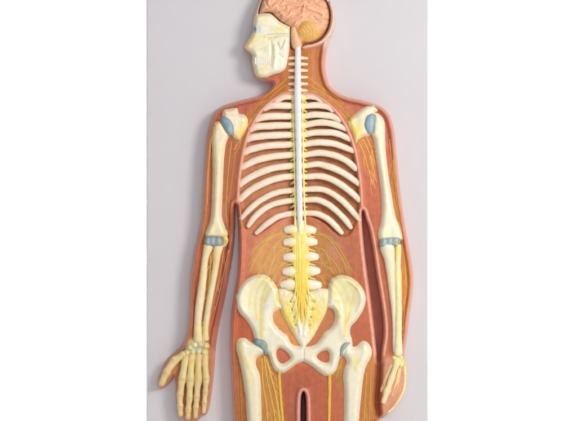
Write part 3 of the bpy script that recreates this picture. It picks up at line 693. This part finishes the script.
# ------------------------------------------------------------------ pelvis, sacrum, femora
PELV = [(277.2,286.5),(279.4,293),(280,300),(284,308),(290,318),(296,330),(303,338),(311,330),(318,318),(324,307),(327.2,298),(327.4,288),(329.8,279.6),(335.4,275.6),(343,274.4),(351,277),(358.6,283),(363.6,290.6),(365.4,299),
 (362.6,309.6),(356,320),(350.6,326),(350,333),(351.6,338.6),(352,346),(347.5,353.6),(340.5,356.4),(338.2,362),(336,369.4),(331,374.2),(325,375),(318,370.6),(311.6,365.4),(303.6,361.2),(296.4,363.2),(289.6,368.4),(282.5,372.4),(275.2,369.6),(271,361.4),(268.6,354),(262,351.6),
 (256.4,345),(254.4,337),(251.6,328),(246.4,319.6),(239.6,311.6),(236.2,302),(237.4,291.4),(243.6,281.8),(253,275.4),(262.6,273.8),(270.6,277.6)]
NOTL = [(273.4,313.4),(276,310.6),(283,308.6),(292,317),(298,330),(301,338.6),(300.8,344.2),(296,344.8),(290.6,341.8),(287,334.6),(281,330.2),(275.4,324),(273.2,318)]
NOTR = [(333.8,310.8),(334.4,318),(330.8,326.4),(324,331.6),(320.6,336.8),(315.8,342.8),(308.6,345.4),(304,344.4),(305,338),(309,328),(315,316),(323,307.6),(329.6,307.4)]
OBL = [(276.4,351),(279,347.4),(284,349),(289.8,355.6),(287.4,360),(281.4,362.4),(277.4,357.8)]
OBR = [(316.6,355.2),(321,350.8),(326.6,349.4),(329,353.6),(328.4,360.4),(324,361.4),(319,359)]
def pel_h(d, X, Y):
    h = 16.4 + 6.0 * dome(d, 5.8)
    # hollow of the iliac wings, thick crest
    for cx, cy, rx, ry in ((256, 296, 12, 15), (347, 296, 12, 15)):
        h = h - 3.0 * np.exp(-((X - cx) / rx) ** 4 - ((Y - cy) / ry) ** 4) * sm(3, 7, d)
    for l in ([(266,300),(265,318),(264,335)], [(337,300),(340,318),(343,334)]):
        h = h + 1.0 * np.exp(-(ldist(X, Y, l) / 3.5) ** 2)
    h = h - 1.2 * np.exp(-(np.abs(X - 303.4) / 0.8) ** 2) * (Y > 344)
    h = h - 1.5 * np.exp(-((X - 263) / 5) ** 2 - ((Y - 345) / 6) ** 2) - 1.5 * np.exp(-((X - 343) / 5) ** 2 - ((Y - 347) / 6) ** 2)
    return h
IL_L = ([(274,276.4),(267,284),(262.6,294),(261,306),(261,322),(261.4,337)], [(268,275),(261.6,283),(257.4,291),(255.6,302),(257,318)], [(262,274),(254.6,283),(250.4,293),(249.6,307)], [(276,283),(269.4,291),(265.4,301)], [(278,290),(276,300),(275.6,307)])
IL_R = ([(329,279.6),(336,287),(341,296),(344,306),(345,318),(344,335)], [(334.6,275.8),(342,285),(347,294),(350,304)], [(328,286),(334,293),(338,303),(340,316)], [(342.6,274.6),(349,283),(352.4,292),(353,302)], [(357,284),(352,299),(349,314),(345,325)])
wash = [('line', P, 1.3, (0.85,0.67,0.08), .92) for P in IL_L] + [('line', P, 1.4, (0.80,0.62,0.09), .88) for P in IL_R] + [(253,290,10,15,(0.84,0.77,0.50),.55),(346,292,13,20,(0.74,0.67,0.34),.8),(270,305,4,12,BONEW,.6)]
pelvis = relief('pelvis', PELV, pel_h, plain((0.81, 0.755, 0.58), wash, .06), M_BONE, root, holes=[NOTL, NOTR, OBL, OBR], step=0.4, base=11)
SAC = [(277.6,289),(284,288),(289,290),(295,291),(302,291),(309,291),(315,289.6),(321,288),(328.4,289),(329,296),(328,304),(325,313.6),(320.6,322),(313.4,335.6),(307.6,343),(303,347),(299,343),(294,334.4),(287.6,324),(282.6,314),(279,304),(277,296)]
def sac_h(d, X, Y):
    h = 16.9 + 4.2 * dome(d, 5) + 1.2 * (fbm(X * .35, Y * .35, 51) - .5)
    h = h + 1.3 * np.exp(-(ldist(X, Y, [(294.5,296),(297,312),(300.5,334)]) / 1.6) ** 2) + 1.3 * np.exp(-(ldist(X, Y, [(309.5,296),(307.4,312),(303.8,334)]) / 1.6) ** 2)
    for k in range(4):
        for s in (-1, 1):
            fx, fy = 302.2 + s * (11.3 - k * 1.45), 300.6 + k * 7.9
            h = h - 1.8 * np.exp(-((X - fx) / 1.2) ** 2 - ((Y - fy) / 1.3) ** 2)
    return h
spots = [(289,314,8,16,(0.86,0.66,0.12),.85),(315,314,8,16,(0.86,0.66,0.12),.8),(281,304,4,10,(0.85,0.62,0.10),.7),(324,304,4,9,(0.84,0.64,0.14),.6),(302,334,5,8,BONEW,.95),(294,303,2.5,14,BONEW,.8),(309,303,2.5,14,BONEW,.7)]
for k in range(6):
    for s in (-1, 1):
        x0 = 302.2 + s * (3.2 - .2 * k); y0 = 291 + k * 5.0
        spots.append(('line', [(x0, y0), (302.2 + s * (8.6 - .7 * k), y0 + 5), (302.2 + s * (14 - 1.2 * k), y0 + 13), (302.2 + s * (19 - 2.4 * k), y0 + 25 - k * 2)], .95, (0.86,0.66,0.05), .75))
for k in range(4):
    for s in (-1, 1):
        spots.append((302.2 + s * (11.3 - k * 1.45), 300.6 + k * 7.9, 1.0, 1.1, (0.36,0.33,0.28), .85))
sac = relief('sacrum', SAC, sac_h, plain((0.85, 0.78, 0.54), spots, .08), M_BONE, root, step=0.33, base=12)

feL = relief('femur', [(236.4,343),(238.2,338.6),(242,337),(246.6,337.6),(250,340.6),(255,342),(260,343),(265.4,345.6),(267,350),(264.6,353.6),(259.4,355.4),(256.4,359),(256.6,365),(259.4,371.4),(261,380),(261.4,395),(262,415),(262.5,440),(262.5,457),(250,457),(248.6,440),(247.4,420),(245.8,398),(243.6,380),(241,366),(238.4,355),(236.6,349)],
   lambda d, X, Y: 16.4 + 6.2 * dome(d, 6.6) + .8 * np.exp(-(ldist(X, Y, [(243,341),(245,352),(250,366)]) / 2.5) ** 2),
   plain((0.80, 0.735, 0.53), [(240,346,3,6,(0.80,0.70,0.32),.5),(247,362,5,8,(0.86,0.76,0.36),.5),(250,380,3,4,YELP,.6),('line',[(240,340),(243,350),(246,360),(251,368),(250,379)],1.2,YELP,.8),('line',[(245,356),(250,362),(255,357)],1.1,YELP,.8),('line',[(238.5,345),(240,354),(243,362)],1.1,(0.82,0.70,0.30),.6),(255,350,6,4,(0.84,0.78,0.6),.6)], .06), M_BONE, root, step=0.4, base=11)
feR = relief('femur', [(341.4,349),(343.6,345),(348,343.4),(352,345.4),(356,345),(360,341),(364,339.8),(368,342.4),(371,347.6),(371.4,354),(368.6,360),(365.4,366.4),(362.8,378),(360.8,395),(359,415),(357.5,440),(357,457),(343.6,457),(343.4,440),(343,420),(343.6,400),(343.4,386),(342.6,376),(343.8,368),(346,361.6),(344.6,356.8),(341.8,353.6)],
   lambda d, X, Y: 16.4 + 6.2 * dome(d, 6.8) + .8 * np.exp(-(ldist(X, Y, [(365,344),(362,356),(356,366)]) / 2.5) ** 2),
   plain((0.80, 0.745, 0.575), [(356,360,5,5,YELP,.6),('line',[(350,357),(356,363),(354,369)],1.1,YELP,.8),('line',[(349,346),(354,354),(359,361)],1.1,YELP,.8),('line',[(362,348),(367,356),(370,361)],1.2,YELP,.8),(366,350,4,7,(0.88,0.82,0.62),.6),(350,349,4,5,(0.84,0.82,0.66),.6)], .06), M_BONE, root, step=0.4, base=11)
relief('hip_cartilage', [(254.2,340.6),(257,337),(262,336.6),(266.4,339.6),(269,345),(268.6,351),(265.4,353.8),(262.4,350),(258,345.4)], lambda d, X, Y: 20 + 3.4 * dome(d, 4),
   plain((0.19, 0.27, 0.28), [(259,341,2.5,3,(0.36,0.46,0.52),.7),(263.6,346.5,1.6,5,(0.42,0.47,0.22),.7),(267,349,2,4,(0.30,0.38,0.34),.7)]), M_BONE, feL, step=0.3, base=14)
relief('hip_cartilage', [(338.8,350),(340.6,344.6),(344,340.8),(348.4,340),(349.4,343.2),(346.6,346.4),(343.4,350),(342,354.6),(339.6,354.4)], lambda d, X, Y: 20.4 + 3.2 * dome(d, 3.4),
   plain((0.30, 0.36, 0.36), [(347,343,2,3,(0.34,0.46,0.56),.8),(344,347,1.5,4,(0.44,0.50,0.20),.7),(340,351,1.5,4,(0.34,0.36,0.34),.7)]), M_BONE, feR, step=0.3, base=14)

# ------------------------------------------------------------------ nerves lying on the relief
NR = np.random.RandomState(11)
def nerve(pts, r=0.6, col=YEL, name='nerve', lift=0.15, taper=0.6, wob=0.5, branches=0, blen=9):
    Q = spline(pts, 5, closed=False)
    m = len(Q)
    off = np.cumsum(NR.uniform(-1, 1, (m, 2)) * .35, axis=0); off -= np.linspace(0, 1, m)[:, None] * off[-1]
    Q = Q + wob * np.clip(off, -1.6, 1.6)
    P = [(x, y, 0, r * (1 - (1 - taper) * i / (m - 1)) * NR.uniform(.85, 1.15)) for i, (x, y) in enumerate(Q)]
    paths = [P]
    for b in range(branches):
        i = NR.randint(2, m - 2); t = Q[i + 1] - Q[i - 1]; t /= np.linalg.norm(t)
        sd = NR.choice([-1, 1]); a = math.radians(NR.uniform(14, 30)) * sd
        d = np.array([t[0] * math.cos(a) - t[1] * math.sin(a), t[0] * math.sin(a) + t[1] * math.cos(a)])
        L = blen * NR.uniform(.7, 1.3)
        paths.append([(*Q[i], 0, r * .6), (*(Q[i] + d * L * .45), 0, r * .5), (*(Q[i] + d * L * .7 + t * L * .4), 0, r * .3)])
    return multi_tube(name, paths, M_NERVE, root, plain(col), flat=0.8, n=3, seg=8, drape=lift, put=False)
# lumbar plexus
for P, r in (([(289,236),(281,239),(275,246),(269,256),(263,266),(258,274)],.7), ([(288,248),(281,250),(275,257),(271,266),(268,276)],.75), ([(288,262),(282,264),(277,270),(274,279)],.7), ([(284,233),(273,236),(263,246),(256,258),(250,270)],.7),
             ([(280,234),(268,238),(258,246),(250,255)],.5),([(287,276),(281,279),(278,286)],.7),([(275,246),(273,258),(270,270)],.5),([(279,252),(277,262),(272,273)],.5)):
    nerve(P, r, (0.70,0.44,0.12), lift=-.12, branches=3)
for P, r in (([(313,234),(322,235),(330,240),(337,250),(343,262),(348,273)],.75), ([(314,247),(322,249),(328,256),(335,264),(340,273)],.8), ([(315,262),(321,263),(327,267),(334,273)],.75), ([(317,232),(327,236),(336,244),(344,256),(351,270)],.65), ([(316,276),(321,277),(325,284)],.8),
             ([(326,253),(329,262),(331,272)],.5),([(318,249),(320,257),(324,268)],.5)):
    nerve(P, r, (0.56,0.31,0.06), lift=-.12, branches=3)
# thighs
for P, r, c in (([(279.4,371),(280,385),(281.6,405),(283.2,425),(284,456)],1.5,(0.76,0.48,0.06)), ([(264,354),(266,370),(270,392),(274,412),(276,440),(277,456)],.7,(0.72,0.46,0.08)), ([(266,358),(271,376),(276,395),(279.5,415),(280.5,440),(281,456)],.7,(0.74,0.48,0.08)),
                ([(262,358),(263,380),(266,402),(268,425),(269,456)],.7,(0.70,0.44,0.08)), ([(268,362),(273,384),(277,404),(280,425)],.6,(0.72,0.45,0.08)),
                ([(329.4,374),(329.2,390),(328.8,406),(328.4,425),(328,456)],1.7,(0.76,0.47,0.05)), ([(341,360),(339,368),(336,376)],.7,(0.60,0.36,0.06)), ([(366,372),(365,390),(364,410),(363,440)],.6,(0.66,0.36,0.07)), ([(370,366),(370,390),(369,415),(368,440)],.5,(0.62,0.32,0.07)),
                ([(240,372),(241,392),(242,420),(243,450)],.5,(0.50,0.24,0.05))):
    nerve(P, r, c, lift=.1 if r < 1 else .2, taper=.9, branches=3 if r < 1 else 0, blen=16)
# neck and shoulder plexus
for P in ([(288,85),(280,90),(270,99),(260,109),(250,121)], [(289,92),(279,94),(268,101),(257,113),(249,124)], [(288,78),(280,86),(270,94),(258,104)]):
    nerve(P, .5, (0.62,0.33,0.06), lift=-.05, branches=3)
for P in ([(308,85),(316,90),(328,98),(340,108),(350,119)], [(307,91),(318,94),(331,103),(342,114),(349,122)], [(308,78),(317,85),(330,94),(344,104)]):
    nerve(P, .5, (0.66,0.35,0.06), lift=-.05, branches=3)
# arms
for P, r, c in (([(232,142),(230,160),(228,185),(226.5,210),(228,232),(224,250),(220,275),(214,300),(209,325)],.55,(0.56,0.26,0.06)), ([(236,142),(234,165),(231,190),(229,215),(230,240)],.5,(0.52,0.20,0.07)), ([(229,250),(224,275),(218,300),(212,325)],.6,(0.60,0.24,0.14)),
                ([(232,235),(228,262),(222,290)],.45,(0.55,0.20,0.10)), ([(209,130),(208.5,160),(207.5,200),(203,240),(197,275)],.5,(0.56,0.22,0.07)),
                ([(211,255),(210,275),(207,300),(203,325),(200,340)],.6,(0.56,0.34,0.06)),
                ([(358,142),(364,155),(368,170),(372,185)],.6,(0.72,0.36,0.08)), ([(362,140),(368,152),(372,166),(376,182)],.6,(0.72,0.36,0.08)), ([(366,138),(371,150),(374,162)],.5,(0.72,0.36,0.08)),
                ([(389,140),(391,170),(394,200),(399,230),(403,255),(405,280),(403,310)],.55,(0.70,0.32,0.06)),
                ([(396,243),(398,255),(400.4,275),(401,300)],.6,YEL)):
    nerve(P, r * 1.15, tuple(min(1, v * 1.12) for v in c), lift=-.1, branches=4, blen=14)
for P in ([(206,250),(203,268),(200.6,290),(198,312),(196,330)], [(216,252),(214,270),(211.6,290),(208.4,312),(206,332)], [(213.6,252),(211.6,264),(210.4,282),(206.6,305)], [(215,128),(215.4,160),(216,200),(214,225)]):
    nerve(P, .5, (0.78,0.58,0.14), lift=-.2, branches=1)
for P in ([(252,120),(246,130),(240,141),(234,150)], [(214,128),(210.5,150),(209,175),(208,205)], [(350,120),(353,132),(358,142)], [(392,160),(395,190),(398,215),(402,240)], [(404,262),(406,285),(404,310),(402,335)]):
    nerve(P, .6, (0.70,0.42,0.10), lift=-.1, branches=3, blen=12)
# right hand: broad pale nerve round the edge
nerve([(400,356),(403.2,364),(404.4,374),(403.6,386),(399.8,396),(393.6,405.4),(386.6,412)], 2.1, (0.86,0.74,0.26), lift=-.5, taper=.7, wob=.3)
for P in ([(397,362),(393.4,374),(389.4,386),(385.6,397)], [(399,362),(399.4,374),(397,385),(392.6,396)], [(394,360),(388.4,370),(384.4,381),(382.4,391)], [(398,346),(397,354),(399,362)]):
    nerve(P, .5, (0.84,0.66,0.22), lift=-.1)
# left hand: fine nerves across the palm
for P in ([(196,330),(193,342),(189,352),(184,362)], [(200,334),(199,346),(192,358)], [(204,334),(204,346),(202,358)], [(188,350),(197,354),(207,354)], [(186,358),(195,361),(205,361)], [(184,352),(177,359),(170,368)]):
    nerve(P, .55, (0.78,0.62,0.12), lift=.05)
for x0, y0, x1, y1 in ((187.5,360,186.4,382), (195.6,362,194.4,384), (202.4,362,202.4,384)):
    nerve([(x0, y0), ((x0 + x1) / 2, (y0 + y1) / 2), (x1, y1)], .5, (0.74,0.56,0.12), lift=.05)
# face
for P in ([(280,37),(270,39),(260,38),(254,40)], [(279,37),(268,47),(259,52)], [(280,36),(271,30),(262,26),(257,21)], [(281,40),(273,56),(266,68),(259,72)]):
    nerve(P, .32, (0.84,0.72,0.30), lift=-.02, branches=2, blen=6)

# ------------------------------------------------------------------ backdrop (white sweep)
zb = 0.0
prof = [(-1.8, 0), (0.45, 0)]
R = 0.5
for i in range(1, 13):
    a = i / 12 * math.pi / 2
    prof.append((0.45 + R * math.sin(a), R - R * math.cos(a)))
prof.append((0.95, 2.4))
V, F = [], []
for yv, zv in prof:
    V += [(-1.0, yv, zv), (1.0, yv, zv)]
for i in range(len(prof) - 1):
    F.append((2 * i, 2 * i + 1, 2 * i + 3, 2 * i + 2))
me = bpy.data.meshes.new('backdrop'); me.from_pydata(V, [], F)
for p in me.polygons: p.use_smooth = True
o = link('backdrop', me, M_BACK, None); o['kind'] = 'structure'

# ------------------------------------------------------------------ camera and lamps
def look(o, target):
    from mathutils import Vector
    o.rotation_euler = (Vector(target) - o.location).to_track_quat('-Z', 'Y').to_euler()
cd = 3.0
tx, tz = (288.5 - CX) * S, (BOT - 210.5) * S
cam = bpy.data.cameras.new('camera'); co = bpy.data.objects.new('camera', cam); COL.objects.link(co)
co.location = (tx, -cd, tz); look(co, (tx, 0, tz))
cam.sensor_width = 36; cam.lens = 36 * cd / (577 * S); cam.clip_end = 50; cam.clip_start = 0.05
scene.camera = co

def area(name, loc, target, size, power, col=(1, 1, 1)):
    l = bpy.data.lights.new(name, 'AREA'); l.shape = 'SQUARE'; l.size = size; l.energy = power; l.color = col
    o = bpy.data.objects.new(name, l); COL.objects.link(o); o.location = loc; look(o, target); return o
area('key_softbox', (1.15, -1.38, tz + 0.60), (0, 0, tz), 0.5, 21, (1, 0.98, 0.95))
area('fill_softbox', (0.35, -2.15, tz + 1.15), (0, 0, tz), 1.5, 16.8, (0.97, 0.97, 1))
area('backdrop_lamp_right', (0.75, 0.16, tz + .25), (0.62, 0.95, tz + .2), 0.5, 26)
area('backdrop_lamp_left', (-0.75, 0.16, tz + .25), (-0.70, 0.95, tz + .2), 0.5, 26)

w = bpy.data.worlds.new('World'); scene.world = w; w.use_nodes = True
bg = w.node_tree.nodes['Background']; bg.inputs[0].default_value = (1, 1, 1, 1); bg.inputs[1].default_value = 0.25
scene.view_settings.view_transform = 'Standard'; scene.view_settings.look = 'None'; scene.view_settings.gamma = 1; scene.view_settings.exposure = 0
